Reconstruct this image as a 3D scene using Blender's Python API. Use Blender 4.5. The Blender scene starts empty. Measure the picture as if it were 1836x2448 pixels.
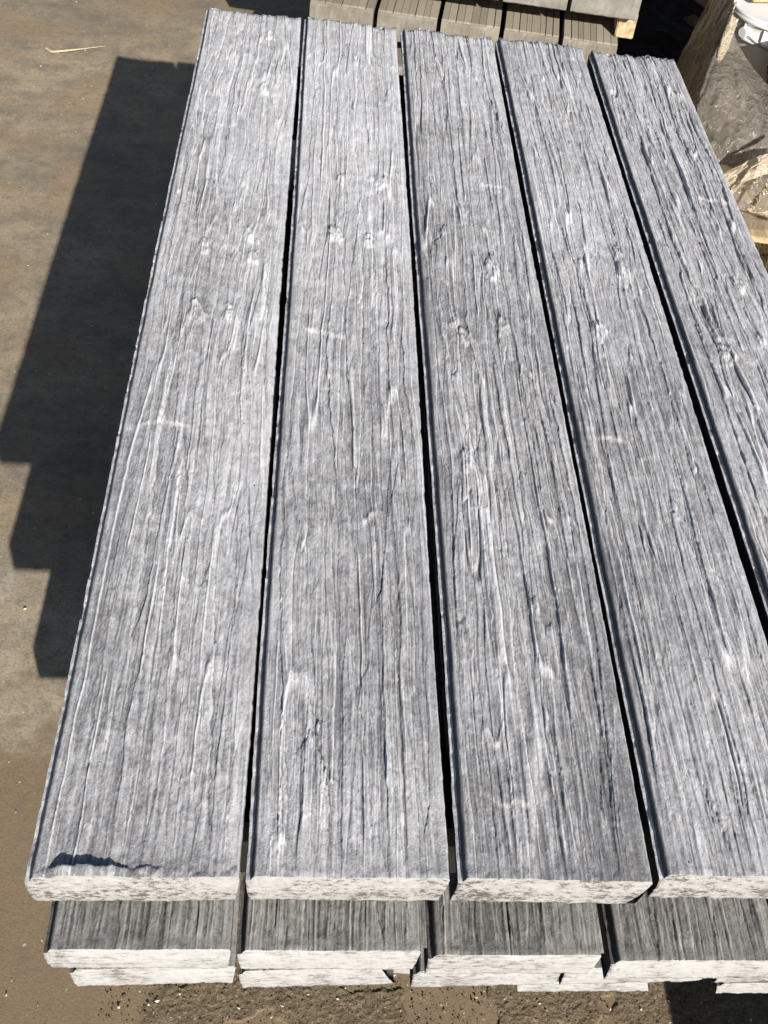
import bpy, bmesh, math, random
import numpy as np
from mathutils import Vector, Matrix

random.seed(7)
rng0 = np.random.default_rng(7)
S = bpy.context.scene
C = S.collection

# ------------------------------------------------------------------ camera, sky, sun, exposure
cam = bpy.data.cameras.new('camera')
cam_o = bpy.data.objects.new('camera', cam)
C.objects.link(cam_o)
S.camera = cam_o
cam.sensor_fit = 'VERTICAL'
cam.sensor_height = 36.0
cam.lens = 36.0 * 2695.5322 / 2448.0
cam.clip_start = 0.02
cam.clip_end = 300
_p, _y, _r = 0.761686, -0.114658, 0.134103
cam_o.matrix_world = (Matrix.Translation((0.2437, -0.5083, 1.9022)) @ Matrix.Rotation(_y, 4, 'Z')
                      @ Matrix.Rotation(_p, 4, 'X') @ Matrix.Rotation(_r, 4, 'Z'))

SUN = Vector((0.5721, -1.7796, 1.0)).normalized()          # direction towards the sun
sun = bpy.data.lights.new('sun', 'SUN')
sun.energy = 5.0
sun.angle = math.radians(0.5)
sun.color = (1.0, 0.962, 0.905)
sun_o = bpy.data.objects.new('sun', sun)
C.objects.link(sun_o)
sun_o.rotation_euler = SUN.to_track_quat('Z', 'Y').to_euler()
sun_o.location = SUN * 20

world = bpy.data.worlds.new('World')
S.world = world
world.use_nodes = True
wn = world.node_tree
sky = wn.nodes.new('ShaderNodeTexSky')
sky.sky_type = 'NISHITA'
sky.sun_disc = False
sky.sun_elevation = math.asin(SUN.z)
sky.sun_rotation = math.atan2(SUN.x, SUN.y)
bg = wn.nodes['Background']
wn.links.new(sky.outputs[0], bg.inputs[0])
bg.inputs[1].default_value = 0.05

S.view_settings.view_transform = 'Standard'
S.view_settings.look = 'None'
S.view_settings.exposure = 0.55
S.view_settings.gamma = 1.0
S.view_settings.use_curve_mapping = False

# ------------------------------------------------------------------ helpers
def link(o, parent=None):
    C.objects.link(o)
    if parent is not None:
        o.parent = parent
    return o

def tag(o, label, cat, group=None, kind=None):
    if label: o['label'] = label
    if cat: o['category'] = cat
    if group: o['group'] = group
    if kind: o['kind'] = kind
    return o

def np_mesh(name, V, quads=None, tris=None, mats=(), smooth=True, attrs=None, pmat=None):
    me = bpy.data.meshes.new(name)
    V = np.asarray(V, np.float32)
    q = np.zeros((0, 4), np.int32) if quads is None else np.asarray(quads, np.int32).reshape(-1, 4)
    t = np.zeros((0, 3), np.int32) if tris is None else np.asarray(tris, np.int32).reshape(-1, 3)
    me.vertices.add(len(V)); me.vertices.foreach_set('co', V.ravel())
    n = len(q) * 4 + len(t) * 3
    me.loops.add(n)
    me.loops.foreach_set('vertex_index', np.concatenate([q.ravel(), t.ravel()]).astype(np.int32))
    me.polygons.add(len(q) + len(t))
    st = np.concatenate([np.arange(len(q)) * 4, len(q) * 4 + np.arange(len(t)) * 3]).astype(np.int32)
    me.polygons.foreach_set('loop_start', st)
    me.polygons.foreach_set('use_smooth', np.full(len(q) + len(t), smooth, bool))
    if attrs:
        for k, a in attrs.items():
            at = me.attributes.new(k, 'FLOAT', 'POINT')
            at.data.foreach_set('value', np.asarray(a, np.float32).ravel())
    for m in mats: me.materials.append(m)
    me.update(calc_edges=True)
    me.validate()
    return me

def grid_quads(nr, nc, off=0, flip=False):
    i = np.arange(nr - 1)[:, None] * nc + np.arange(nc - 1)[None, :] + off
    q = np.stack([i, i + 1, i + nc + 1, i + nc], -1).reshape(-1, 4)
    return q[:, ::-1] if flip else q

def vnoise(x, y, seed):
    T = np.random.default_rng(seed).random((256, 256)).astype(np.float32)
    xi = np.floor(x).astype(np.int64); yi = np.floor(y).astype(np.int64)
    fx = x - xi; fy = y - yi
    fx = fx * fx * fx * (fx * (fx * 6 - 15) + 10); fy = fy * fy * fy * (fy * (fy * 6 - 15) + 10)
    a = T[xi & 255, yi & 255]; b = T[(xi + 1) & 255, yi & 255]
    c = T[xi & 255, (yi + 1) & 255]; d = T[(xi + 1) & 255, (yi + 1) & 255]
    return ((a * (1 - fx) + b * fx) * (1 - fy) + (c * (1 - fx) + d * fx) * fy) * 2 - 1

def fbm(x, y, seed, oct=4, gain=.5):
    s = 0; a = 1.0; t = 0
    for k in range(oct):
        s = s + a * vnoise(x * 2 ** k + 17.3 * k, y * 2 ** k + 5.1 * k, seed + k); t += a; a *= gain
    return s / t

def cells(x, y, seed, ax=1.0):
    """value of the nearest jittered cell and the distance gap to the second nearest"""
    r = np.random.default_rng(seed)
    J = r.random((256, 256, 2)).astype(np.float32); H = r.random((256, 256)).astype(np.float32)
    xi = np.floor(x).astype(np.int64); yi = np.floor(y).astype(np.int64)
    d1 = np.full(x.shape, 9e9); d2 = d1.copy(); h = np.zeros(x.shape)
    for dx in (-1, 0, 1):
        for dy in (-1, 0, 1):
            a = xi + dx; b = yi + dy
            j = J[a & 255, b & 255]
            d = (a + j[..., 0] - x) ** 2 + (b + j[..., 1] - y) ** 2
            hh = H[a & 255, b & 255]
            m = d < d1
            d2 = np.where(m, d1, np.minimum(d2, d))
            h = np.where(m, hh, h); d1 = np.where(m, d, d1)
    return h * 2 - 1, np.sqrt(d2) - np.sqrt(d1)

def sstep(a, b, x):
    t = np.clip((x - a) / (b - a), 0, 1)
    return t * t * (3 - 2 * t)

def blur(a, n, axis):
    if n < 1: return a
    p = [(0, 0), (0, 0)]; p[axis] = (n, n)
    c = np.cumsum(np.pad(a, p, mode='edge'), axis=axis)
    z = np.zeros_like(np.take(c, [0], axis))
    c = np.concatenate([z, c], axis)
    m = a.shape[axis]
    hi = np.take(c, np.arange(m) + 2 * n + 1, axis); lo = np.take(c, np.arange(m), axis)
    return (hi - lo) / (2 * n + 1)

# ------------------------------------------------------------------ materials
class NT:
    def __init__(self, name):
        self.m = bpy.data.materials.new(name); self.m.use_nodes = True
        self.t = self.m.node_tree; self.b = self.t.nodes['Principled BSDF']
        self.out = self.t.nodes['Material Output']
    def n(self, typ, **kw):
        nd = self.t.nodes.new(typ)
        for k, v in kw.items():
            if k.startswith('i_'):
                nd.inputs[int(k[2:])].default_value = v
            else: setattr(nd, k, v)
        return nd
    def l(self, a, b): self.t.links.new(a, b)
    def coord(self, scale=(1, 1, 1), rand=True):
        tc = self.n('ShaderNodeTexCoord'); mp = self.n('ShaderNodeMapping')
        self.l(tc.outputs['Object'], mp.inputs[0]); mp.inputs[3].default_value = scale
        if rand:
            oi = self.n('ShaderNodeObjectInfo'); mu = self.n('ShaderNodeMath', operation='MULTIPLY', i_1=37.0)
            cb = self.n('ShaderNodeCombineXYZ')
            self.l(oi.outputs['Random'], mu.inputs[0])
            for k in range(3): self.l(mu.outputs[0], cb.inputs[k])
            self.l(cb.outputs[0], mp.inputs[1])
        return mp.outputs[0]
    def noise(self, vec, scale, detail=3, rough=.55):
        nd = self.n('ShaderNodeTexNoise'); self.l(vec, nd.inputs['Vector'])
        nd.inputs['Scale'].default_value = scale; nd.inputs['Detail'].default_value = detail
        nd.inputs['Roughness'].default_value = rough
        return nd.outputs['Fac']
    def ramp(self, fac, stops, interp='LINEAR'):
        nd = self.n('ShaderNodeValToRGB'); self.l(fac, nd.inputs[0]); r = nd.color_ramp; r.interpolation = interp
        while len(r.elements) < len(stops): r.elements.new(.5)
        for e, (p, c) in zip(r.elements, stops):
            e.position = p; e.color = (c[0], c[1], c[2], 1) if hasattr(c, '__len__') else (c, c, c, 1)
        return nd.outputs[0]
    def mix(self, fac, a, b, mode='MIX'):
        nd = self.n('ShaderNodeMix', data_type='RGBA', blend_type=mode)
        for v, k in ((fac, 0), (a, 6), (b, 7)):
            if isinstance(v, (int, float)): nd.inputs[k].default_value = v
            elif isinstance(v, tuple): nd.inputs[k].default_value = (*v, 1)
            else: self.l(v, nd.inputs[k])
        return nd.outputs[2]
    def math(self, op, a, b=0.0, clamp=False):
        nd = self.n('ShaderNodeMath', operation=op, use_clamp=clamp)
        for v, k in ((a, 0), (b, 1)):
            if isinstance(v, (int, float)): nd.inputs[k].default_value = v
            else: self.l(v, nd.inputs[k])
        return nd.outputs[0]
    def attr(self, name):
        nd = self.n('ShaderNodeAttribute', attribute_name=name); return nd.outputs['Fac']
    def bump(self, h, dist, strength=1.0, prev=None):
        nd = self.n('ShaderNodeBump'); nd.inputs['Distance'].default_value = dist
        nd.inputs['Strength'].default_value = strength
        self.l(h, nd.inputs['Height'])
        if prev is not None: self.l(prev, nd.inputs['Normal'])
        return nd.outputs[0]
    def finish(self, col, rough=.8, normal=None, spec=.3):
        if isinstance(col, tuple): self.b.inputs['Base Color'].default_value = (*col, 1)
        else: self.l(col, self.b.inputs['Base Color'])
        if isinstance(rough, (int, float)): self.b.inputs['Roughness'].default_value = rough
        else: self.l(rough, self.b.inputs['Roughness'])
        self.b.inputs['Specular IOR Level'].default_value = spec
        if normal is not None: self.l(normal, self.b.inputs['Normal'])
        return self.m

def mat_board(name, tint_lo, tint_hi, gain=1.0):
    t = NT(name)
    v = t.coord(); vs = t.coord((1, .05, 1))
    w = t.attr('wash')
    fine = t.noise(vs, 420, 3)
    blot = t.noise(v, 9, 4)
    sand = t.noise(v, 900, 2)
    patch = t.noise(v, 60, 4, .65)
    f = t.math('ADD', w, t.math('MULTIPLY', t.math('SUBTRACT', fine, .5), .30))
    f = t.math('ADD', f, t.math('MULTIPLY', t.math('SUBTRACT', blot, .5), .55))
    f = t.math('ADD', f, t.math('MULTIPLY', t.math('SUBTRACT', patch, .5), .70))
    grit = t.noise(t.coord((1, .5, 1)), 330, 3, .75)
    f = t.math('ADD', f, t.math('MULTIPLY', t.math('SUBTRACT', grit, .5), .75))
    f = t.math('ADD', f, t.math('MULTIPLY', t.math('SUBTRACT', sand, .5), .45), True)
    hi = tuple(c * gain for c in tint_hi); lo = tuple(c * gain for c in tint_lo)
    md = tuple((a * .5 + b * .5) for a, b in zip(lo, hi))
    col = t.ramp(f, [(0, lo), (.5, md), (1, hi)])
    raw = t.attr('raw'); col = t.mix(raw, col, t.mix(sand, (.022, .022, .026), (.05, .05, .056)))  # unwashed sides and bevels go near-black, gap shade put into the colour
    warm = t.ramp(t.noise(v, 5, 3), [(.45, 0.0), (.75, .35)])
    col = t.mix(warm, col, t.mix(1.0, col, (1.0, .96, .93), 'MULTIPLY'))
    # pinholes in the cast surface
    vo = t.n('ShaderNodeTexVoronoi'); t.l(v, vo.inputs['Vector']); vo.inputs['Scale'].default_value = 46
    sep = t.n('ShaderNodeSeparateColor'); t.l(vo.outputs['Color'], sep.inputs[0])
    rad = t.math('MULTIPLY', t.math('SUBTRACT', sep.outputs[0], .78), .32)
    hole = t.math('LESS_THAN', vo.outputs['Distance'], rad)
    col = t.mix(hole, col, (.03, .03, .035))
    b = t.bump(t.noise(v, 520, 3, .7), .0011, .8); b = t.bump(grit, .0012, .8, b)
    b = t.bump(t.noise(vs, 700, 2), .0007, .7, b)
    return t.finish(col, .78, b, .25)

M_BOARD = mat_board('whitewashed_concrete', (.19, .186, .19), (.775, .765, .775))
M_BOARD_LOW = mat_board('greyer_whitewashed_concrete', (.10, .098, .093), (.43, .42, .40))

def mat_endface():
    t = NT('cream_end_face')
    v = t.coord((.45, 1, 1.1)); v2 = t.coord()
    a = t.noise(v, 230, 5, .75); b_ = t.noise(v2, 18, 3)
    f = t.math('ADD', a, t.math('MULTIPLY', t.math('SUBTRACT', b_, .5), .45))
    tc = t.n('ShaderNodeTexCoord'); sz = t.n('ShaderNodeSeparateXYZ'); t.l(tc.outputs['Object'], sz.inputs[0])
    band = t.ramp(t.math('ABSOLUTE', t.math('SUBTRACT', t.math('MULTIPLY', sz.outputs[2], 20.0), .34)), [(0.0, .075), (.30, 0.0)])
    f = t.math('SUBTRACT', t.math('ADD', f, .022), band)
    col = t.ramp(f, [(.39, (.10, .086, .078)), (.445, (.24, .218, .20)), (.495, (.41, .402, .392)), (.75, (.51, .504, .497))])
    col = t.mix(t.ramp(t.noise(v2, 500, 2), [(.35, .25), (.55, 0.0)]), col, (.35, .31, .28))
    nb = t.bump(a, .004, .7); nb = t.bump(t.noise(v2, 650, 3, .7), .0012, .8, nb)
    return t.finish(col, .85, nb, .2)
M_END = mat_endface()

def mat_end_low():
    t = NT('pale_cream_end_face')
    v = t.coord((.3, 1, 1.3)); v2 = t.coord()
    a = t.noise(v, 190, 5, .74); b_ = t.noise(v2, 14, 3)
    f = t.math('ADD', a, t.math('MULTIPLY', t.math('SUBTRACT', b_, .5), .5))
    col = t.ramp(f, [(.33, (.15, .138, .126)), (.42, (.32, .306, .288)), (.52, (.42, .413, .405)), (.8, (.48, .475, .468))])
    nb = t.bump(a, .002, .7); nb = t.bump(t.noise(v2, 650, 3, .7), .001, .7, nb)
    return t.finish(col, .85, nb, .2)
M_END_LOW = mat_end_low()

def mat_slab():
    t = NT('stained_concrete_slab')
    v = t.coord(rand=False); vx = t.coord((.6, 1.4, 1), rand=False)
    big = t.noise(vx, 1.5, 6, .62); mid = t.noise(v, 9, 7, .72); fin = t.noise(v, 160, 3, .7)
    col = t.ramp(big, [(.30, (.205, .168, .120)), (.48, (.32, .255, .172)), (.60, (.39, .308, .205)), (.75, (.30, .258, .192))])
    col = t.mix(t.ramp(mid, [(.40, .55), (.56, 0.0)]), col, (.13, .118, .10))
    rust = t.ramp(t.noise(v, 3.1, 4, .6), [(.48, 0.0), (.64, .7)])
    col = t.mix(rust, col, (.31, .215, .125))
    # browner and smoother towards the near end of the stack
    tc = t.n('ShaderNodeTexCoord'); sx = t.n('ShaderNodeSeparateXYZ'); t.l(tc.outputs['Object'], sx.inputs[0])
    near = t.math('ADD', sx.outputs[1], t.math('MULTIPLY', t.math('SUBTRACT', mid, .5), .9))
    nf = t.ramp(t.math('MULTIPLY', near, .4), [(.22, 1.0), (.31, 0.0)])
    pb = t.ramp(t.math('ABSOLUTE', t.math('SUBTRACT', near, .86)), [(0.0, .8), (.34, 0.0)])
    col = t.mix(t.math('MULTIPLY', pb, t.ramp(t.noise(v, 6, 5, .6), [(.35, 0.0), (.6, 1.0)])), col, (.50, .445, .35))
    col = t.mix(t.math('MULTIPLY', nf, .92), col, t.mix(big, (.195, .136, .076), (.255, .188, .110)))
    col = t.mix(t.ramp(fin, [(.32, .6), (.52, 0.0)]), col, (.14, .115, .085))
    col = t.mix(t.ramp(t.noise(v, 34, 5, .75), [(.38, .5), (.5, 0.0)]), col, (.15, .125, .092))
    col = t.mix(t.ramp(t.noise(v, 420, 2, .7), [(.56, 0.0), (.72, .3)]), col, (.45, .39, .30))
    spk = t.ramp(t.noise(v, 75, 1), [(.745, 0.0), (.765, .8)])
    col = t.mix(spk, col, (.55, .5, .42))
    drk = t.ramp(t.noise(v, 48, 2), [(.235, .85), (.26, 0.0)])
    col = t.mix(drk, col, (.05, .045, .04))
    nb = t.bump(t.noise(v, 240, 4, .7), .0012, .7); nb = t.bump(mid, .004, .35, nb)
    return t.finish(col, t.ramp(mid, [(.3, .62), (.7, .9)]), nb, .3)
M_SLAB = mat_slab()

def mat_rough():
    t = NT('worn_aggregate_concrete')
    v = t.coord(rand=False)
    h = t.attr('wash')
    a = t.noise(v, 420, 3, .75); c_ = t.noise(v, 90, 4, .7); b_ = t.noise(v, 12, 4)
    f = t.math('ADD', t.math('MULTIPLY', a, .6), t.math('MULTIPLY', c_, .4))
    col = t.ramp(f, [(.34, (.05, .04, .028)), (.45, (.145, .110, .070)), (.55, (.225, .172, .110)), (.65, (.42, .35, .25))])
    col = t.mix(t.ramp(b_, [(.48, 0.0), (.66, .7)]), col, (.22, .158, .09))
    col = t.mix(h, col, (.222, .166, .102))
    nb = t.bump(c_, .003, .6); nb = t.bump(a, .0025, 1.0, nb)
    return t.finish(col, .88, nb, .2)
M_ROUGH = mat_rough()

def mat_soil():
    t = NT('mossy_soil')
    v = t.coord(rand=False)
    a = t.noise(v, 40, 5, .7)
    col = t.ramp(a, [(.3, (.035, .026, .014)), (.5, (.10, .075, .035)), (.65, (.16, .12, .05)), (.8, (.22, .17, .09))])
    nb = t.bump(a, .012, 1.0); nb = t.bump(t.noise(v, 260, 3, .7), .004, .9, nb)
    return t.finish(col, .95, nb, .1)
M_SOIL = mat_soil()

def simple(name, lo, hi, scale=60, stretch=(1, 1, 1), rough=.8, bump=.001, spec=.3):
    t = NT(name); v = t.coord(stretch)
    a = t.noise(v, scale, 5, .65)
    col = t.ramp(a, [(.3, lo), (.7, hi)])
    return t.finish(col, rough, t.bump(t.noise(v, scale * 4, 3, .7), bump, .7), spec)

M_GREY = simple('plain_grey_concrete', (.165, .152, .130), (.30, .282, .248), 14, rough=.85, bump=.0015)
M_GREY2 = simple('tan_grey_concrete', (.150, .132, .105), (.27, .242, .196), 16, rough=.85, bump=.0015)
M_STRIP = [simple('grooved_concrete_%s' % k, tuple(c * .88 for c in b), b, 30, rough=.85, bump=.001)
           for k, b in (('pale', (.36, .318, .248)), ('mid', (.32, .28, .215)), ('dark', (.275, .238, .18)))]
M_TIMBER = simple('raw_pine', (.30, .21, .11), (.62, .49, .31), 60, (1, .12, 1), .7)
M_TIMBER_D = simple('shade_black_timber', (.006, .005, .004), (.014, .012, .010), 30, (1, .12, 1), .85)  # near-black: the dark of the gaps is put into the timber colour
M_WHITE = simple('white_bucket_plastic', (.76, .75, .72), (.80, .79, .77), 8, rough=.35, bump=.0001, spec=.5)
M_BLACK = simple('black_bucket_plastic', (.012, .012, .014), (.022, .02, .02), 8, rough=.4, bump=.0001, spec=.5)
M_GREYRIM = simple('grey_rim_plastic', (.22, .24, .26), (.28, .3, .32), 8, rough=.4, bump=.0001, spec=.5)
M_STRAW = simple('dry_straw', (.46, .35, .19), (.66, .53, .33), 60, (1, 1, 1), .6, .0003)
M_PEB = simple('pale_pebble', (.42, .36, .27), (.72, .66, .56), 60, rough=.75)
M_PEBD = simple('brown_pebble', (.09, .07, .05), (.22, .17, .11), 60, rough=.8)
M_GRASS = simple('dry_grass', (.05, .045, .015), (.17, .14, .05), 60, rough=.8)
M_SHADE_SHEET = simple('ground_shade_black', (.010, .008, .007), (.022, .017, .015), 20, rough=.95, bump=.004, spec=.05)  # colour of the dark sheet that stands in for ground shade

def mat_film(name, opac_lo, opac_hi, col_a, col_b):
    t = NT(name); v = t.coord(rand=False); vs = t.coord((1, 1, .25), rand=False)
    a = t.noise(v, 7, 2, .5)
    vs = t.coord((1, 1, .16), rand=False)
    wv = t.n('ShaderNodeTexNoise'); t.l(vs, wv.inputs['Vector']); wv.inputs['Scale'].default_value = 30; wv.inputs['Detail'].default_value = 4; wv.inputs['Distortion'].default_value = .25
    s = wv.outputs['Fac']
    crease = t.ramp(t.math('ABSOLUTE', t.math('SUBTRACT', s, .5)), [(0.0, 1.0), (.12, 0.0)])
    col = t.ramp(a, [(.3, col_a), (.7, col_b)])
    nb = t.bump(a, .010, .5); nb = t.bump(crease, .0032, 1.0, nb); nb = t.bump(t.noise(v, 130, 3, .6), .0012, .6, nb)
    t.finish(col, t.ramp(s, [(.3, .04), (.7, .16)]), nb, 1.0)
    t.b.inputs['Sheen Weight'].default_value = 0.0
    tl = t.n('ShaderNodeBsdfTranslucent'); t.l(col, tl.inputs[0]); t.l(nb, tl.inputs['Normal'])
    m1 = t.n('ShaderNodeMixShader'); m1.inputs[0].default_value = .45
    t.l(t.b.outputs[0], m1.inputs[1]); t.l(tl.outputs[0], m1.inputs[2])
    tr = t.n('ShaderNodeBsdfTransparent'); tr.inputs[0].default_value = (.95, .9, .82, 1)
    m2 = t.n('ShaderNodeMixShader')
    t.l(t.math('ADD', t.ramp(a, [(.3, opac_lo), (.7, opac_hi)]), t.math('MULTIPLY', crease, .14), True), m2.inputs[0])
    t.l(tr.outputs[0], m2.inputs[1]); t.l(m1.outputs[0], m2.inputs[2])
    t.l(m2.outputs[0], t.out.inputs[0])
    return t.m
M_FILM = mat_film('brown_stretch_film', .33, .46, (.44, .39, .32), (.58, .525, .45))
M_FILM_S = mat_film('shaded_brown_film', .86, .97, (.10, .072, .045), (.17, .125, .08))  # darker, denser film copy: the shade on the left side painted in
M_FILM_B = mat_film('crumpled_pale_film', .75, .97, (.60, .48, .33), (.82, .72, .56))

# ------------------------------------------------------------------ setting
def sheet(name, x0, x1, y0, y1, z, m, label=None):
    me = np_mesh(name, [(x0, y0, z), (x1, y0, z), (x1, y1, z), (x0, y1, z)], [[0, 1, 2, 3]], mats=[m], smooth=False)
    o = link(bpy.data.objects.new(name, me)); o['kind'] = 'structure'
    return o
sheet('ground', -80, 80, -80, 80, -0.03, M_SOIL)
# concrete slab with a ragged right edge
xe = 1.50 + 0.03 * np.sin(np.arange(0, 60) * 1.7) + .02 * np.sin(np.arange(0, 60) * .6)
ye = np.linspace(-8, 14, 60)
Vs = [(-9, y, 0) for y in ye] + [(x, y, 0) for x, y in zip(xe, ye)] + [(x, y, -.029) for x, y in zip(xe, ye)]
q = [[i, i + 60, i + 61, i + 1] for i in range(59)] + [[i + 60, i + 120, i + 121, i + 61] for i in range(59)]
o = link(bpy.data.objects.new('concrete_slab', np_mesh('concrete_slab', Vs, q, mats=[M_SLAB], smooth=False)))
o['kind'] = 'structure'
# soil bank right of the slab (bumpy)
nx, ny = 120, 240
X, Y = np.meshgrid(np.linspace(1.44, 2.8, nx), np.linspace(1.2, 4.8, ny))
Z = -.012 + .03 * fbm(X * 6, Y * 6, 11) + .012 * fbm(X * 40, Y * 40, 15) + .02 * sstep(1.5, 1.7, X)
Z = Z - .1 * (1 - sstep(1.44, 1.50, X))
o = link(bpy.data.objects.new('soil', np_mesh('soil', np.stack([X, Y, Z], -1).reshape(-1, 3), grid_quads(ny, nx), mats=[M_SOIL])))
o['kind'] = 'structure'
# worn, rough patch of aggregate in front of the stack
nx, ny = 880, 330
X, Y = np.meshgrid(np.linspace(-.16, 1.44, nx), np.linspace(-.05, .50, ny))
mask = sstep(-.25, .45, .6 * fbm(X * 9, Y * 9, 21) + 7 * (X - .05)) * (1 - .9 * sstep(.22, .36, fbm(X * 9, Y * 9, 29)))
hh, gap = cells(X / .0062, Y / .0062, 33)
h2, g2 = cells(X / .0045, Y / .0045, 35)
Z = mask * (.0016 * np.maximum(hh, .1) ** 1.5 * sstep(0, .35, gap) + .0008 * h2 * sstep(0, .3, g2) + .0006 * fbm(X * 60, Y * 60, 37))
edge = sstep(-.16, -.10, X) * sstep(1.44, 1.40, X) * sstep(-.05, -.02, Y) * sstep(.50, .45, Y)
Z = Z * edge + .0046 * edge * sstep(.05, .95, mask) - .0016
Z = np.where(mask * edge < .03, -.01, Z)
o = link(bpy.data.objects.new('rough_ground', np_mesh('rough_ground', np.stack([X, Y, Z], -1).reshape(-1, 3), grid_quads(ny, nx), mats=[M_ROUGH],
         attrs={'wash': 1 - mask})))
o['kind'] = 'structure'

# ------------------------------------------------------------------ wood-grain boards
def grain(X, Y, W, seed, rough=1.0, knots=(), cuts=(), chip=False, smooth_end=.05):
    """relief in metres of a cast wood-grain face; X across, Y along"""
    Xw, Yw = X.copy(), Y.copy()
    bump = np.zeros_like(X); kmask = np.zeros_like(X)
    for (kx, ky, r, a) in knots:
        dx = X - kx; dy = (Y - ky) / 2.3
        d = np.sqrt(dx * dx + dy * dy) / r
        Xw = Xw + dx * .45 * np.exp(-d * d * .5)
        ang = fbm(X / r * 1.3 + ky * 31, Y / r * .7 + kx * 57, seed + 71, 4)
        hill = sstep(1.15, .25, d + ang * .6) * (.75 + .45 * fbm(X / r * 1.6 + ky, Y / r * 1.0, seed + 73, 3))
        bump = bump + a * 1.7 * hill
        kmask = np.maximum(kmask, hill)
    wx = Xw + .006 * vnoise(Y * 1.3 + seed, X * 9, seed + 1) + .0036 * vnoise(Y * 5.0, X * 16, seed + 2) + .0012 * vnoise(Y * 17, X * 60, seed + 3) + .0004 * vnoise(Y * 55, X * 160, seed + 24)
    jag = .10 * fbm(X * 160, Y * 45, seed + 40, 3)
    c1, g1 = cells(wx / .021 + jag, Yw / .55 + jag * .55, seed + 4)
    c2, g2 = cells(wx / .0105 + jag, Yw / .26 + jag * .5 + 9, seed + 5)
    c3, g3 = cells(wx / .0052 + jag, Yw / .12 + jag * .4 + 4, seed + 6)
    amp = .75 + .55 * fbm(X * 9, Y * 1.7, seed + 30, 3)
    h = (.0016 * c1 + .0014 * c2 * amp + .0006 * c3 * amp
         - .0009 * sstep(.10, .0, g1) - .0007 * sstep(.09, .0, g2) * amp)
    h += .0008 * vnoise(wx / .0058, Y / .26, seed + 7) * amp + .00025 * vnoise(wx / .0026, Y / .13, seed + 8) * amp
    h += .00075 * vnoise((X + .0012 * vnoise(Y * 7, X * 22, seed + 28)) / .0031, Y / .55, seed + 31) * sstep(.75, .1, Y)
    # long raised threads
    t = np.abs(vnoise(wx / .017, Y / .5, seed + 9))
    thr = sstep(.15, .0, t) * sstep(-.05, .35, vnoise(X / .024, Y / .17, seed + 10))
    t2 = np.abs(vnoise(wx / .011 + 7, Y / .33 + 3, seed + 25))
    thr = np.maximum(thr, .6 * sstep(.10, .0, t2) * sstep(.0, .4, vnoise(X / .025, Y / .2, seed + 26)))
    h += .0030 * thr
    # deep splits
    t = np.abs(vnoise(wx / .024 + 5, Y / .7, seed + 12))
    h -= .0026 * rough * sstep(.045, .0, t) * sstep(.15, .6, vnoise(X / .035, Y / .16, seed + 13))
    h *= rough
    h += .0016 * vnoise(X / .05, Y / .5, seed + 14) + .0007 * fbm(X * 120, Y * 60, seed + 15, 3)
    h += .00035 * fbm(X * 420, Y * 300, seed + 16, 2)
    for (x0, x1, yc, st) in cuts:                          # rip across the grain: far side stands higher
        yy = yc + .009 * vnoise(X * 28 + yc * 50, X * 0 + yc * 9, seed + 17) + .005 * fbm(X * 75 + yc * 90, X * 0 + yc, seed + 18, 4)
        band = sstep(x0 - .004, x0 + .006, X) * sstep(x1 + .004, x1 - .006, X)
        d = Y - yy
        h += st * band * (sstep(-.004, .004, d) * np.clip(.55 + 1.0 * fbm(X * 70, Y * 0 + yc * 7, seed + 23, 3), 0, 1) * np.exp(-np.maximum(d, 0) / .035) - .55 * np.exp(-(np.minimum(d, 0) / .05) ** 2) * (d < 0))
    h += bump
    # smoother margins along both long edges and at the near end
    m = .25 + .75 * sstep(.008, .020, X) * sstep(W - .004, W - .018, X)
    m = m * (.45 + .55 * sstep(.012, .012 + smooth_end, Y))
    h *= m
    # crisp little rim where the cast face was broken off
    rim = np.exp(-((Y - .004) / .005) ** 2)
    h += .0012 * rim * (.4 + fbm(X * 60, Y * 0, seed + 19, 3))
    if chip:
        prof = sstep(.018, .036, X) * (1 - .80 * sstep(.066, .100, X)) * sstep(.150, .11, X) * (1 + .3 * fbm(X * 60, Y * 0, seed + 20, 3))
        lip = sstep(.0115, .0100, Y + .003 * fbm(X * 90, Y * 0, seed + 27, 3)) * sstep(-.008, .0095, Y)
        h = h * (1 - .6 * prof * lip) + .0082 * prof * lip
        h += .0014 * sstep(.03, .0, Y) * fbm(X * 150, Y * 150, seed + 22, 3)
    return h, thr + .55 * kmask

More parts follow.
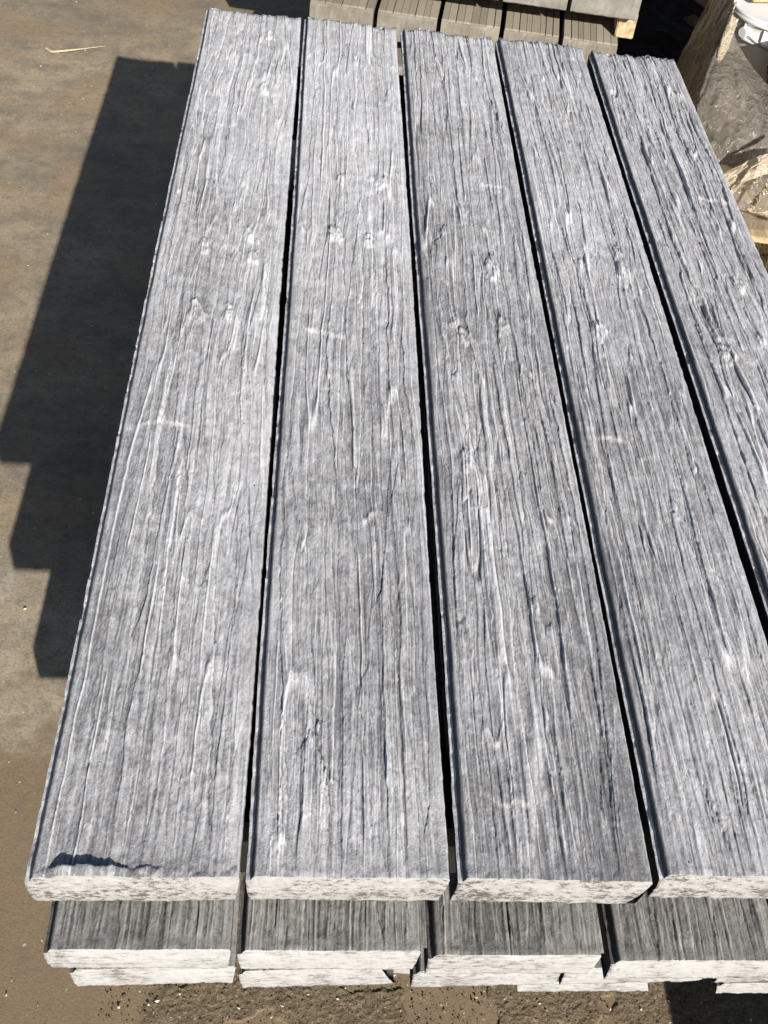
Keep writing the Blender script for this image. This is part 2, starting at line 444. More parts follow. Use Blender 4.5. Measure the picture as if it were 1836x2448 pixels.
PROF_T = .052
def board(name, quad, zt, seed, near_rows=None, n_top=240, n_rows=640, t=PROF_T, rough=1.0, mat=M_BOARD, mend=M_END,
          knots=(), cuts=(), chip=False, wash_bias=0.0, skew=0.0, smooth_end=.05):
    """quad = near-left lip, near-right, far-left lip, far-right (x, y); full-length board lying along y"""
    (ax, ay), (bx, by), (cx, cy), (dx, dy) = quad
    ox, oy, oz = ax, ay, zt - t
    W = .2
    p = np.linspace(0, 1, n_rows)
    if near_rows:                                         # dense near the visible end only
        k = int(n_rows * .8); p = np.concatenate([np.linspace(0, near_rows, k), np.linspace(near_rows, 1, n_rows - k + 1)[1:]])
    else:
        p = .62 * p + .38 * p ** 2
    L = .5 * (math.hypot(cx - ax, cy - ay) + math.hypot(dx - bx, dy - by))
    left = [(.006, -t), (.003, -t * .72), (.0002, -.0145), (.0000, -.0112), (.0044, -.0100), (.0050, -.0082), (.0064, -.0044), (.0078, -.0016)]
    right = [(W - .0012, -.0016), (W, -.0050), (W - .001, -.016), (W - .003, -t * .6), (W - .006, -t)]
    xt = np.linspace(.0092, W - .0028, n_top)
    ux = np.concatenate([[a[0] for a in left], xt, [a[0] for a in right]])
    uz = np.concatenate([[a[1] for a in left], np.zeros(n_top), [a[1] for a in right]])
    nl, nr_ = len(left), len(right)
    Yl = p * L
    XX, YY = np.meshgrid(xt, Yl)
    H, THR = grain(XX, YY, W, seed, rough, knots, cuts, chip, smooth_end)
    K = len(ux)
    Zg = np.tile(uz, (n_rows, 1)); Zg[:, nl:nl + n_top] += H - .0006
    Xg = np.tile(ux, (n_rows, 1))
    # rough flash along the lip and a wandering edge
    e1 = fbm(Yl * 22, Yl * 0, seed + 50, 4); e2 = fbm(Yl * 110, Yl * 0 + 3, seed + 54, 3); e3 = fbm(Yl * 90, Yl * 0 + 7, seed + 58, 3)
    chipn = sstep(.38, .55, fbm(Yl * 30, Yl * 0 + 2, seed + 66, 3))
    fade = sstep(0, .03, Yl)
    for k in (2, 3, 4):
        Xg[:, k] += (.0009 * e1 + .0006 * e2) * fade + (.0010 * chipn * fade if k < 4 else 0)
        Zg[:, k] += .0005 * e3 * fade - .0012 * chipn * fade
    for k in (5, 6, 7): Xg[:, k] += .0008 * e1; Zg[:, k] += .0006 * e2
    for k in range(nr_): Xg[:, nl + n_top + k] += .0006 * e1 * fade + .0005 * e2 * fade - (.0009 * chipn * fade if k < 2 else 0)
    U = Xg / W; P = np.tile(p[:, None], (1, K))
    # far end: worn, uneven edge
    far = sstep(1 - .02 / L, 1, P)
    Zg -= far * .004 * (uz == 0)[None, :]
    endj = .004 * fbm(U * 14, U * 0, seed + 60, 3)
    PX = (ax * (1 - U) + bx * U) * (1 - P) + (cx * (1 - U) + dx * U) * P
    PY = (ay * (1 - U) + by * U) * (1 - P) + (cy * (1 - U) + dy * U) * P + endj * sstep(.97, 1, P)
    bow = .0012 * np.sin(P * 7 + seed)
    V = np.stack([PX - ox + bow * sstep(0, .1, P) * sstep(1, .9, P), PY - oy, Zg + t], -1)
    # whitewash follows the relief: raised grain catches it
    HH = Zg[:, nl:nl + n_top]
    loc = HH - blur(blur(HH, 7, 1), 5, 1)
    fine = HH - blur(HH, 2, 1)
    wash = np.full((n_rows, K), .45)
    wash[:, nl:nl + n_top] = .5 + np.clip(loc / .0018, -1, 1) * .26 + np.clip(fine / .0006, -1, 1) * .15 \
        + .15 * fbm(XX * 14, YY * 2.2, seed + 62, 4) + .24 * THR + .20 * fbm(XX * 150, YY * 45, seed + 68, 4) + .10 * fbm(XX * 330, YY * 200, seed + 69, 2) \
        + wash_bias * (1 - .75 * sstep(.2, 1.5, YY)) - .09 + .13 * sstep(.5, 1.8, YY) + .22 * fbm(XX * 5, YY * 1.6 + 3, seed + 64, 3) - (.10 * sstep(.03, .01, YY) if chip else 0)
    wash[:, nl + n_top - 12:] += .08
    wash[:, 2:5] = np.clip(.62 + .5 * e2 + .35 * e3, 0, 1)[:, None]
    wash = np.clip(wash, 0, 1)
    raw = np.zeros((n_rows, K)); raw[:, :3] = 1; raw[:, 4:nl] = .8; raw[:, 4] = 0; raw[:, nl - 1] = .5; raw[:, nl] = .1; raw[:, -4:] = 1  # side and bevel weights for the painted gap shade
    if mat is not M_BOARD: raw[:, 2:nl] = np.maximum(raw[:, 2:nl], .75)  # lips of lower boards darkened too, so the gaps above look shaded
    quads = grid_quads(n_rows, K)
    i = np.arange(n_rows - 1) * K                          # underside
    quads = np.concatenate([quads, np.stack([i + K - 1, i, i + K, i + 2 * K - 1], -1)])
    V = V.reshape(-1, 3); wash = wash.ravel(); raw = raw.ravel()
    # far end cap
    far_i = (n_rows - 1) * K + np.arange(K)
    m = len(V); V = np.concatenate([V, [[V[far_i][:, 0].mean(), V[far_i][:, 1].mean(), t * .5]]]); wash = np.append(wash, .5); raw = np.append(raw, 1.0)
    tr = [[far_i[k], far_i[(k + 1) % K], m] for k in range(K)]
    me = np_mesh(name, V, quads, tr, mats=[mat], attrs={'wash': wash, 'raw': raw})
    sm = np.ones(len(me.polygons), bool); col_i = np.arange((n_rows - 1) * (K - 1)) % (K - 1)
    sm[:len(col_i)] = (col_i >= nl - 3)
    me.polygons.foreach_set('use_smooth', sm)
    o = link(bpy.data.objects.new(name, me)); o.location = (ox, oy, oz)
    # near end face (broken, cream coloured), its top row follows the relief
    J = 16
    row = V[:K]
    tops = row[2:K - 3]
    n = len(tops)
    rows = []
    xl0, xr0 = row[0][0], row[K - 1][0]
    for j in range(J + 1):
        f = j / J
        zz = tops[:, 2] * (1 - f) + 0.0 * f
        u = (tops[:, 0] - tops[0, 0]) / (tops[-1, 0] - tops[0, 0])
        xx = tops[:, 0] * (1 - f) + ((.005 - skew) + (W - .010 - skew + .005) * u) * f
        nz = fbm(xx * 55, zz * 90 + seed, seed + 80, 4) * .0012 + fbm(xx * 240, zz * 260, seed + 84, 3) * .0008
        nz = nz - .0022 * sstep(.25, .0, f * 1.0) * 0 + (-.0015 * math.sin(f * math.pi))
        yy = tops[:, 1] + (nz - .0006) * min(1, f * 6) + .010 * skew * f
        zz2 = zz + (.0004 * fbm(xx * 70, xx * 0 + 3, seed + 88, 3) if j == J else 0)
        rows.append(np.stack([xx, yy, zz2], -1))
    rows.append(np.stack([rows[-1][:, 0], rows[-1][:, 1] + .03, rows[-1][:, 2]], -1))
    R = np.concatenate(rows)
    me = np_mesh('end_face', R, grid_quads(J + 2, n, flip=True), mats=[mend])
    e = link(bpy.data.objects.new('end_face', me), o)
    return o

Z1, Z2, Z3, Z4, Z5 = .8354, .6550, .4744, .2940, .1135
Q1 = [((-.001, -.010), (.2080, -.004), (-.006, 2.003), (.2035, 1.991)),
      ((0.2138, -.003), (.4185, .000), (.2105, 2.001), (.4135, 1.979)),
      ((0.4280, .001), (.6285, .002), (.4235, 1.981), (.6265, 1.972)),
      ((0.6390, .010), (.8320, .012), (.6360, 1.973), (.8270, 1.965)),
      ((0.8465, .006), (1.0450, .008), (.8430, 1.951), (1.035, 1.939))]
TOP_LABEL = ['leftmost top grey wood-grain board with a chipped dark notch at its near end',
             'second top board from the left, smooth long grain, beside the chipped board',
             'middle one of the five top boards, darker and rougher at its near end',
             'fourth top board from the left, between two wide dark gaps',
             'rightmost top board, deeply split grain, beside the film-wrapped buckets']
KN = [[(.076, 1.09, .012, .0035), (.146, 1.133, .014, .0035), (.152, 1.069, .011, .0025), (.081, .914, .013, .0035), (.127, .916, .011, .003), (.136, 1.643, .012, .003), (.137, 1.896, .010, .0025)],
      [(.150, 1.334, .015, .0035), (.072, 1.144, .013, .0035), (.131, 1.138, .010, .003), (.083, 1.325, .010, .003), (.030, .030, .011, .0025)],
      [(.127, 1.077, .016, .004), (.055, .927, .013, .0035), (.067, .882, .012, .004), (.132, .924, .010, .003), (.050, .603, .011, .0025), (.114, .355, .009, .002)],
      [(.076, 1.093, .010, .003), (.146, 1.085, .015, .004), (.076, .916, .013, .0035), (.142, 1.128, .011, .003)],
      [(.061, .918, .014, .004), (.070, .872, .013, .004), (.131, 1.063, .012, .003), (.134, .917, .011, .003)]]
CUTS = [[(.028, .093, .651, .0024)], [(.030, .090, .873, .0024), (.060, .086, .750, .0014)],
        [(.029, .080, .089, .0024), (.120, .172, 1.340, .0016)], [(.034, .075, .661, .0022), (.133, .175, 1.885, .0016)], [(.125, .186, 1.333, .0022)]]
GRP = 'five wood-grain boards of the top layer'
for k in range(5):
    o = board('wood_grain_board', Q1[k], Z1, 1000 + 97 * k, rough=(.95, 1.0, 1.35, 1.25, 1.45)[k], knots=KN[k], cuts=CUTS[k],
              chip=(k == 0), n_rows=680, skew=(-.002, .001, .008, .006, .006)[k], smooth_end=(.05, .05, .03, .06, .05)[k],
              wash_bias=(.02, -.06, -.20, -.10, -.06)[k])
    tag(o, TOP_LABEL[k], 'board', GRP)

LOWL = [('leftmost board of the second layer, darker grey, under the chipped board', 'second-layer board under the second top board, dark grey grooved end',
         'second-layer board below the middle top board, with a pale front edge', 'second-layer board at the right, below the fourth top board',
         'rightmost second-layer board, hidden under the rightmost top board'),
        ('leftmost board of the third layer, only a thin grey strip and pale end showing', 'short-ended third-layer board below the second column of boards',
         'third-layer board in the middle, pale end left of the shadow', 'third-layer board at the right, its pale end partly shaded',
         'rightmost third-layer board under the others')]
L2x = [(-.006, .198), (.205, .410), (.419, .617), (.629, .829), (.842, 1.042)]
L2y = [-.007, -.004, -.005, -.007, -.004]
L3x = [(-.005, .199), (.2035, .383), (.424, .617), (.6215, .818), (.832, 1.03)]
L3y = [.041, .043, .047, .054, .06]
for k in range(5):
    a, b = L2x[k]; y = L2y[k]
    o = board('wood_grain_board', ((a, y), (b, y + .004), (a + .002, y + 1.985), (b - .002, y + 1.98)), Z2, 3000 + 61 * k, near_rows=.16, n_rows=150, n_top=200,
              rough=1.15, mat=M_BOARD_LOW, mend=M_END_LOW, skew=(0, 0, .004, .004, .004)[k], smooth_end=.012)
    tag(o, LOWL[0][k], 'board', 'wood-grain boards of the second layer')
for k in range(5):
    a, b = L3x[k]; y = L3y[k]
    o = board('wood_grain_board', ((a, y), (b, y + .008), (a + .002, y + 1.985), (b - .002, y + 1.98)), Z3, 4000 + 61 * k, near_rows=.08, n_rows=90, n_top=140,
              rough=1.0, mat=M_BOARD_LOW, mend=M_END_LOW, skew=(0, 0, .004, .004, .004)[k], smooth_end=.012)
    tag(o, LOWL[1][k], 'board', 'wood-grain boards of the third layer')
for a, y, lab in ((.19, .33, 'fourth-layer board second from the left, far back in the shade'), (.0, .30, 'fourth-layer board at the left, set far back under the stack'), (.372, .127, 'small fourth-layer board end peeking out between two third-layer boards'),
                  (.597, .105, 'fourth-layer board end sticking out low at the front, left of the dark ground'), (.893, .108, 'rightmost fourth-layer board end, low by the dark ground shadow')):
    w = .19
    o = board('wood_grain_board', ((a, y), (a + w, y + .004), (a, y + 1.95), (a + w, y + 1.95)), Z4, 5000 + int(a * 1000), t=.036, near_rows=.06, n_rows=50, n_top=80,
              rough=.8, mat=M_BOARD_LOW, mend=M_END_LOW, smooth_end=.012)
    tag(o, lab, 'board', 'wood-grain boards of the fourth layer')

def box_mesh(name, dx, dy, dz, m, bev=.003, jitter=0):
    bm = bmesh.new(); bmesh.ops.create_cube(bm, size=1)
    for v in bm.verts:
        v.co = Vector((v.co.x * dx, v.co.y * dy, v.co.z * dz + dz / 2)) + Vector([random.uniform(-1, 1) * jitter for _ in range(3)])
    if bev: bmesh.ops.bevel(bm, geom=bm.edges[:], offset=bev, segments=2, affect='EDGES')
    me = bpy.data.meshes.new(name); bm.to_mesh(me); bm.free(); me.materials.append(m)
    return me

# timber bearers between the layers
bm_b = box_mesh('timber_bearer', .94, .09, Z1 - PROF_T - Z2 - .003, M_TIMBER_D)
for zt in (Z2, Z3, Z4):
    for y in ((.130, 1.02, 1.82) if zt == Z2 else (.62, 1.62)):  # foremost bearer added to block sun seen through the front gaps
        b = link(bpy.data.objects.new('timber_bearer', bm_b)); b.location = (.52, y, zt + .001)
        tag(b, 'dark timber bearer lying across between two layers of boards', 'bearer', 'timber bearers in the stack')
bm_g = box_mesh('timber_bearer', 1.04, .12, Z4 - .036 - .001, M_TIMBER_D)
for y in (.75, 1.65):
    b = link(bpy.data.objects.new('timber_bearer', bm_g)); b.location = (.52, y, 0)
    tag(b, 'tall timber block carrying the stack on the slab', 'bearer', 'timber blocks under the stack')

# ------------------------------------------------------------------ grey board stack behind
ex = Vector((.954, -.135, 0)).normalized(); ey = Vector((-ex.y, ex.x, 0))
B0 = Vector((.211, 3.06, 0))
yaw = math.atan2(ex.y, ex.x)
def back_board(x0, x1, zt, t, label, group, mat, grooves, seed):
    r = random.Random(seed); w = x1 - x0; Lb = 1.6
    root = bpy.data.objects.new('grey_concrete_board', None)
    link(root); root.location = B0 + ex * x0 + Vector((0, 0, zt - t)); root.rotation_euler = (0, 0, yaw)
    tag(root, label, 'board', group)
    body_t = t - (.006 if grooves else 0)
    # slab body: profile with a chamfered front, uneven front face
    bm = bmesh.new()
    nxx = 22
    prof = [(.004, 0), (0, .004), (0.0, body_t * .5), (0.001, body_t - .006), (.007, body_t), (Lb, body_t), (Lb, 0)]
    rows = []
    for i in range(nxx):
        u = i / (nxx - 1)
        rows.append([bm.verts.new((w * u, y + (r.uniform(-.0012, .0012) if y < .02 else 0), z + (r.uniform(-.0012, .0012) if 0 < z < body_t and y < .02 else 0))) for y, z in prof])
    for i in range(nxx - 1):
        for k in range(len(prof)):
            k2 = (k + 1) % len(prof)
            bm.faces.new((rows[i][k], rows[i + 1][k], rows[i + 1][k2], rows[i][k2]))
    bm.faces.new(rows[0]); bm.faces.new(rows[-1][::-1])
    bmesh.ops.recalc_face_normals(bm, faces=bm.faces)
    me = bpy.data.meshes.new('slab_body'); bm.to_mesh(me); bm.free(); me.materials.append(mat)
    link(bpy.data.objects.new('slab_body', me), root)
    if grooves:
        n = 8; cuts = [0] + sorted((i + r.uniform(-.18, .18)) / n for i in range(1, n)) + [1]
        for i in range(n):
            a = cuts[i] * w + .0002; b = cuts[i + 1] * w - (.0004 if r.random() < .6 else .0022)
            hz = .006 + r.uniform(-.0005, .0005)
            me = box_mesh('strip', b - a, Lb - .012, hz, M_STRIP[r.randrange(3)], .0008)
            s = link(bpy.data.objects.new('strip', me), root); s.location = ((a + b) / 2, Lb / 2 + .002, body_t - .0002)
    return root
lowx = [(.0, .199), (.214, .400), (.414, .597), (.612, .782), (.797, .966)]
labs = ['leftmost grooved tan board in the stack behind, beside its dark shadow', 'second grooved tan board from the left in the stack behind',
        'middle grooved tan board in the stack behind the near boards', 'fourth grooved tan board behind, under the overhanging grey row',
        'rightmost grooved tan board behind, touching the yellow timber end']
for k, (a, b) in enumerate(lowx):
    back_board(a, b, .430, .09, labs[k], 'grooved tan boards in the rear stack', M_GREY2, True, 40 + k)
upx = [(-.03, .165), (.18, .372), (.385, .578), (.592, .786), (.799, 1.003)]
labu = ['leftmost plain grey board on the upper row of the rear stack', 'second plain grey board of the rear upper row',
        'plain grey board of the rear upper row, left of the visible joint', 'plain grey board of the rear upper row, between the two visible joints',
        'rightmost plain grey board of the rear upper row, over the yellow timber']
for k, (a, b) in enumerate(upx):
    back_board(a, b, .510 + .10, .10, labu[k], 'plain grey boards of the rear upper row', M_GREY, False, 60 + k)
for zt in (.26, .10):
    for k, (a, b) in enumerate(lowx):
        back_board(a, b, zt, .09 if zt > .2 else .07, 'lower plain tan board deep in the rear stack', 'lower boards of the rear stack', M_GREY2, False, 80 + k)
def bearer(x0, x1, y0, y1, z0, z1, m, label, group=None, name='timber_bearer'):
    me = box_mesh(name, x1 - x0, y1 - y0, z1 - z0, m)
    o = link(bpy.data.objects.new(name, me)); o.location = B0 + ex * (x0 + x1) / 2 + ey * (y0 + y1) / 2 + Vector((0, 0, z0))
    o.rotation_euler = (0, 0, yaw)
    return tag(o, label, 'bearer', group)
bearer(.955, 1.012, .055, 1.5, .432, .509, M_TIMBER, 'yellow raw timber end sticking out under the rear grey row')
bearer(.02, .95, .75, .85, .432, .509, M_TIMBER_D, 'dark timber between the two rear rows')
for z0, z1 in ((.262, .339), (.102, .169)):
    for y in (.35, 1.2):
        bearer(.0, .95, y, y + .09, z0, z1, M_TIMBER_D, 'dark timber bearer in the rear stack', 'rear stack bearers')
bearer(.0, .95, .35, .44, 0, .029, M_TIMBER_D, 'dark timber bearer in the rear stack', 'rear stack bearers')
bearer(.0, .95, 1.2, 1.29, 0, .029, M_TIMBER_D, 'dark timber bearer in the rear stack', 'rear stack bearers')

# ------------------------------------------------------------------ added block out of view on the right, shaped to cast the ground shadow
me = box_mesh('shadow_block', .80, .45, .50, M_GREY, .012)  # unseen, added only for its shadow on the ground
o = link(bpy.data.objects.new('shadow_block', me)); o.location = (1.59, -.525, 0)
tag(o, 'added grey block out of view right of the stack, casts the ground shadow', 'block')

# ------------------------------------------------------------------ pallet with buckets and film
pal = bpy.data.objects.new('wooden_pallet', None); link(pal); pal.location = (1.44, 2.38, .0); pal.rotation_euler = (0, 0, math.radians(-7))
tag(pal, 'pale wooden pallet on the soil under the film-wrapped buckets', 'pallet')
plank_m = box_mesh('deck_board', 1.0, .10, .02, M_TIMBER, .002)
for i in range(7):
    d = link(bpy.data.objects.new('deck_board', plank_m), pal); d.location = (.5, .05 + i * .155, .12)
block_m = box_mesh('block', .10, .10, .078, M_TIMBER, .002)
run_m = box_mesh('stringer', .10, 1.05, .022, M_TIMBER, .002)
for x in (.05, .5, .95):
    r_ = link(bpy.data.objects.new('stringer', run_m), pal); r_.location = (x, .52, .098)
    r_ = link(bpy.data.objects.new('skid', run_m), pal); r_.location = (x, .52, .0)
    for y in (.06, .52, .98):
        b = link(bpy.data.objects.new('block', block_m), pal); b.location = (x, y, .021)

def lathe(name, prof, m, n=56, parent=None):
    V = []; q = []
    for (r, z) in prof:
        for i in range(n):
            a = 2 * math.pi * i / n; V.append((r * math.cos(a), r * math.sin(a), z))
    K = len(prof)
    for k in range(K - 1):
        for i in range(n):
            j = (i + 1) % n; q.append([k * n + i, k * n + j, (k + 1) * n + j, (k + 1) * n + i])
    me = np_mesh(name, V, q, mats=[m])
    o = bpy.data.objects.new(name, me); link(o, parent)
    return o
def pail(loc, R, Hh, mbody, mlid, label, name, rimm=None):
    root = bpy.data.objects.new(name, None); link(root); root.location = loc; tag(root, label, 'bucket')
    lathe('body', [(0.001, .0), (R * .80, .0), (R * .82, .004), (R * .93, Hh - .075), (R * .935, Hh - .073)], mbody, parent=root)
    # reinforcing skirt below the rim with upright webs
    lathe('skirt', [(R * .93, Hh - .074), (R * .99, Hh - .076), (R, Hh - .074), (R, Hh - .066), (R * .955, Hh - .064), (R * .955, Hh - .026), (R * .985, Hh - .022)], mbody, parent=root)
    web = box_mesh('rib', .004, .012, .040, mbody, .0006)
    for i in range(14):
        a = 2 * math.pi * (i + .3) / 14
        w_ = link(bpy.data.objects.new('rib', web), root); w_.location = (R * .972 * math.cos(a), R * .972 * math.sin(a), Hh - .066); w_.rotation_euler = (0, 0, a + math.pi / 2)
    lid = lathe('lid', [(R * .975, Hh - .024), (R * 1.02, Hh - .022), (R * 1.03, Hh - .018), (R * 1.03, Hh - .012), (R * 1.015, Hh - .010), (R * 1.02, Hh - .007), (R * 1.01, Hh - .001),
                  (R * .985, Hh), (R * .965, Hh - .002), (R * .95, Hh - .010), (R * .90, Hh - .012), (R * .5, Hh - .0115), (.001, Hh - .011)], rimm or mlid, parent=root)
    if rimm:
        lathe('lid_panel', [(R * .94, Hh - .010), (R * .93, Hh - .006), (R * .9, Hh - .005), (.001, Hh - .004)], mlid, parent=root)
    # lug of the carrying handle
    a = math.radians(215)
    lug = link(bpy.data.objects.new('handle_lug', lug_mesh(mbody)), root); lug.location = (R * .985 * math.cos(a), R * .985 * math.sin(a), Hh - .052); lug.rotation_euler = (0, 0, a)
    pts = [(R * 1.01 * math.cos(a + t_ * math.pi), R * 1.01 * math.sin(a + t_ * math.pi), Hh - .05 - .05 * math.sin(t_ * math.pi)) for t_ in np.linspace(0, 1, 24)]
    tube('handle', pts, .0025, M_GREYRIM, parent=root)
    return root
def lug_mesh(m):
    bm = bmesh.new(); bmesh.ops.create_cone(bm, cap_ends=True, segments=20, radius1=.019, radius2=.016, depth=.022)
    bmesh.ops.rotate(bm, verts=bm.verts, cent=(0, 0, 0), matrix=Matrix.Rotation(math.pi / 2, 3, 'Y'))
    bmesh.ops.bevel(bm, geom=bm.edges[:], offset=.0015, segments=1, affect='EDGES')
    me = bpy.data.meshes.new('handle_lug'); bm.to_mesh(me); bm.free(); me.materials.append(m); return me
def tube(name, pts, rad, m, parent=None, n=8, flat=1.0, twist=0.0):
    P = [Vector(p) for p in pts]; V = []; q = []
    for i, p in enumerate(P):
        d = (P[min(i + 1, len(P) - 1)] - P[max(i - 1, 0)]).normalized()
        up = Vector((0, 0, 1)) if abs(d.z) < .95 else Vector((1, 0, 0))
        s = d.cross(up).normalized(); u = s.cross(d)
        rr = rad[i] if hasattr(rad, '__len__') else rad
        for k in range(n):
            a = 2 * math.pi * k / n; x = math.cos(a) * rr; y = math.sin(a) * rr * flat
            c_, s_ = math.cos(twist * i), math.sin(twist * i)
            V.append(p + s * (x * c_ - y * s_) + u * (x * s_ + y * c_))
    for i in range(len(P) - 1):
        for k in range(n):
            k2 = (k + 1) % n; q.append([i * n + k, i * n + k2, (i + 1) * n + k2, (i + 1) * n + k])
    me = np_mesh(name, [tuple(v) for v in V], q, mats=[m])
    return link(bpy.data.objects.new(name, me), parent)

PT = .141
pail((1.668, 3.01, PT), .150, .415, M_WHITE, M_WHITE, 'white plastic bucket with a ridged lid, inside the brown film', 'white_bucket')
pail((1.700, 2.715, PT), .120, .400, M_BLACK, M_WHITE, 'black bucket with grey rim in front of the white bucket', 'black_bucket', M_GREYRIM)
for k, (x, y) in enumerate(((1.70, 3.33), (1.985, 3.02), (2.0, 3.34), (1.97, 2.72))):
    pail((x, y, PT), .150, .415, M_WHITE, M_WHITE, 'white plastic bucket deeper inside the film-wrapped pallet load', 'white_bucket')['group'] = 'white buckets on the wrapped pallet'
me = box_mesh('timber_offcut', .26, .09, .022, M_TIMBER, .003)
o = link(bpy.data.objects.new('timber_offcut', me)); o.location = (1.70, 3.09, PT + .4155); o.rotation_euler = (0, 0, math.radians(10))
tag(o, 'tan timber offcut lying on the white bucket lid', 'offcut')

def patch(name, ctrl, nu, nv, m, amp, seed, fine=.006, solid=.0008):
    """wrinkled sheet through a grid of control points (rows of equal length)"""
    Cn = np.array(ctrl, float); r, c, _ = Cn.shape
    def interp(A, n):
        k = A.shape[0]; t = np.linspace(0, k - 1, n); i = np.clip(np.floor(t).astype(int), 0, k - 2); f = (t - i)[:, None, None]
        g = lambda j: A[np.clip(j, 0, k - 1)]
        p0, p1, p2, p3 = g(i - 1), g(i), g(i + 1), g(i + 2)
        return .5 * (2 * p1 + (p2 - p0) * f + (2 * p0 - 5 * p1 + 4 * p2 - p3) * f ** 2 + (3 * p1 - p0 - 3 * p2 + p3) * f ** 3)
    A = interp(Cn, nv); A = np.swapaxes(interp(np.swapaxes(A, 0, 1), nu), 0, 1)
    du = np.gradient(A, axis=1); dv = np.gradient(A, axis=0)
    N = np.cross(du, dv); N /= np.linalg.norm(N, axis=-1, keepdims=True) + 1e-9
    U, Vv = np.meshgrid(np.linspace(0, 1, nu), np.linspace(0, 1, nv))
    w = fbm(U * 5 + Vv * 3, Vv * 4 - U * 2, seed, 4)
    ridge = 1 - 2 * np.abs(vnoise(U * 7 + Vv * 6 + w, Vv * 3 - U * 4, seed + 9))
    ridge2 = 1 - 2 * np.abs(vnoise(U * 16 - Vv * 9 + w * 2, Vv * 12 + U * 6, seed + 12))
    A = A + N * (amp * (.6 * w + .5 * ridge)[..., None] + fine * (ridge2 * .6 + .5 * fbm(U * 40, Vv * 40, seed + 20, 3))[..., None])
    me = np_mesh(name, A.reshape(-1, 3), grid_quads(nv, nu), mats=[m])
    return bpy.data.objects.new(name, me)
film = bpy.data.objects.new('stretch_film', None); link(film); film.location = (1.44, 2.38, .14)
tag(film, 'crumpled brown plastic stretch film wrapped round the buckets and pallet', 'plastic film')
def film_part(name, *a, **k):
    o = patch(name, *a, **k); link(o, film); o.matrix_parent_inverse = Matrix.Translation((-1.44, -2.38, -.14)); return o
side = [[(1.515, 3.30, .56), (1.50, 3.12, .60), (1.475, 2.92, .62), (1.455, 2.83, .60)],
        [(1.480, 3.15, .50), (1.465, 3.02, .53), (1.445, 2.88, .56), (1.430, 2.78, .55)],
        [(1.435, 3.08, .43), (1.405, 2.92, .44), (1.385, 2.75, .47), (1.375, 2.66, .495)],
        [(1.400, 3.02, .34), (1.370, 2.82, .35), (1.345, 2.65, .385), (1.340, 2.56, .44)],
        [(1.380, 2.96, .20), (1.360, 2.76, .20), (1.355, 2.58, .22), (1.360, 2.46, .27)],
        [(1.370, 2.94, .08), (1.370, 2.74, .08), (1.375, 2.54, .09), (1.390, 2.42, .12)]]
film_part('film_side', side, 90, 110, M_FILM_S, .007, 301, fine=.0015)
front = [[(1.455, 2.83, .60), (1.465, 2.83, .575), (1.482, 2.80, .527), (1.572, 2.685, .468), (1.66, 2.57, .44), (1.80, 2.56, .43)],
         [(1.430, 2.78, .55), (1.445, 2.77, .535), (1.480, 2.72, .50), (1.555, 2.63, .447), (1.66, 2.545, .42), (1.80, 2.54, .41)],
         [(1.375, 2.66, .495), (1.405, 2.66, .49), (1.465, 2.63, .47), (1.545, 2.58, .43), (1.67, 2.52, .40), (1.82, 2.51, .39)],
         [(1.340, 2.56, .44), (1.375, 2.54, .43), (1.445, 2.52, .41), (1.535, 2.48, .385), (1.67, 2.45, .36), (1.83, 2.44, .35)],
         [(1.350, 2.48, .37), (1.385, 2.46, .36), (1.445, 2.44, .345), (1.530, 2.42, .335), (1.67, 2.40, .32), (1.83, 2.39, .31)],
         [(1.375, 2.42, .29), (1.405, 2.40, .28), (1.455, 2.39, .27), (1.530, 2.38, .275), (1.67, 2.37, .265), (1.83, 2.36, .26)],
         [(1.40, 2.40, .17), (1.425, 2.385, .165), (1.47, 2.375, .16), (1.53, 2.37, .16), (1.67, 2.365, .16), (1.83, 2.36, .16)]]
film_part('film_front', front, 130, 130, M_FILM, .014, 317, fine=.0014)
# bright crumpled band, folded edge and twisted strands
fold = [[(1.468, 2.86, .62), (1.452, 2.815, .60), (1.470, 2.80, .59)], [(1.440, 2.80, .575), (1.430, 2.765, .56), (1.452, 2.755, .55)],
        [(1.425, 2.76, .545), (1.418, 2.735, .535), (1.440, 2.73, .525)], [(1.410, 2.72, .51), (1.408, 2.705, .505), (1.418, 2.70, .50)]]
film_part('film_fold', fold, 40, 90, M_FILM_B, .004, 331, fine=.004)
band = [[(1.62, 2.345, .435), (1.54, 2.350, .425), (1.48, 2.345, .405), (1.425, 2.335, .375), (1.375, 2.33, .34)],
        [(1.62, 2.315, .42), (1.53, 2.315, .405), (1.47, 2.315, .385), (1.415, 2.310, .345), (1.375, 2.31, .31)],
        [(1.62, 2.300, .39), (1.52, 2.310, .375), (1.46, 2.31, .35), (1.410, 2.305, .315), (1.380, 2.30, .28)]]
film_part('film_band', band, 120, 50, M_FILM_B, .006, 345, fine=.0035)
def strand(pts, r, tw=.35, flat=.45):
    P = []
    for i in range(len(pts) - 1):
        for k in range(10):
            f = k / 10; P.append(Vector(pts[i]).lerp(Vector(pts[i + 1]), f))
    P.append(Vector(pts[-1]))
    R = [r * (.45 + .55 * math.sin(math.pi * min(1, i / (len(P) - 1) * 1.0)) + .25 * random.random()) for i in range(len(P))]
    o = tube('film_strand', [p + Vector([random.uniform(-1, 1) * .0008 for _ in range(3)]) for p in P], R, M_FILM_B, film, 10, flat, tw)
    o.matrix_parent_inverse = Matrix.Translation((-1.44, -2.38, -.14))
strand([(1.60, 2.30, .50), (1.49, 2.295, .437), (1.45, 2.29, .385), (1.415, 2.285, .325), (1.37, 2.28, .27)], .0075)
strand([(1.62, 2.30, .46), (1.52, 2.29, .385), (1.495, 2.288, .31), (1.482, 2.285, .268)], .012, .15, .3)
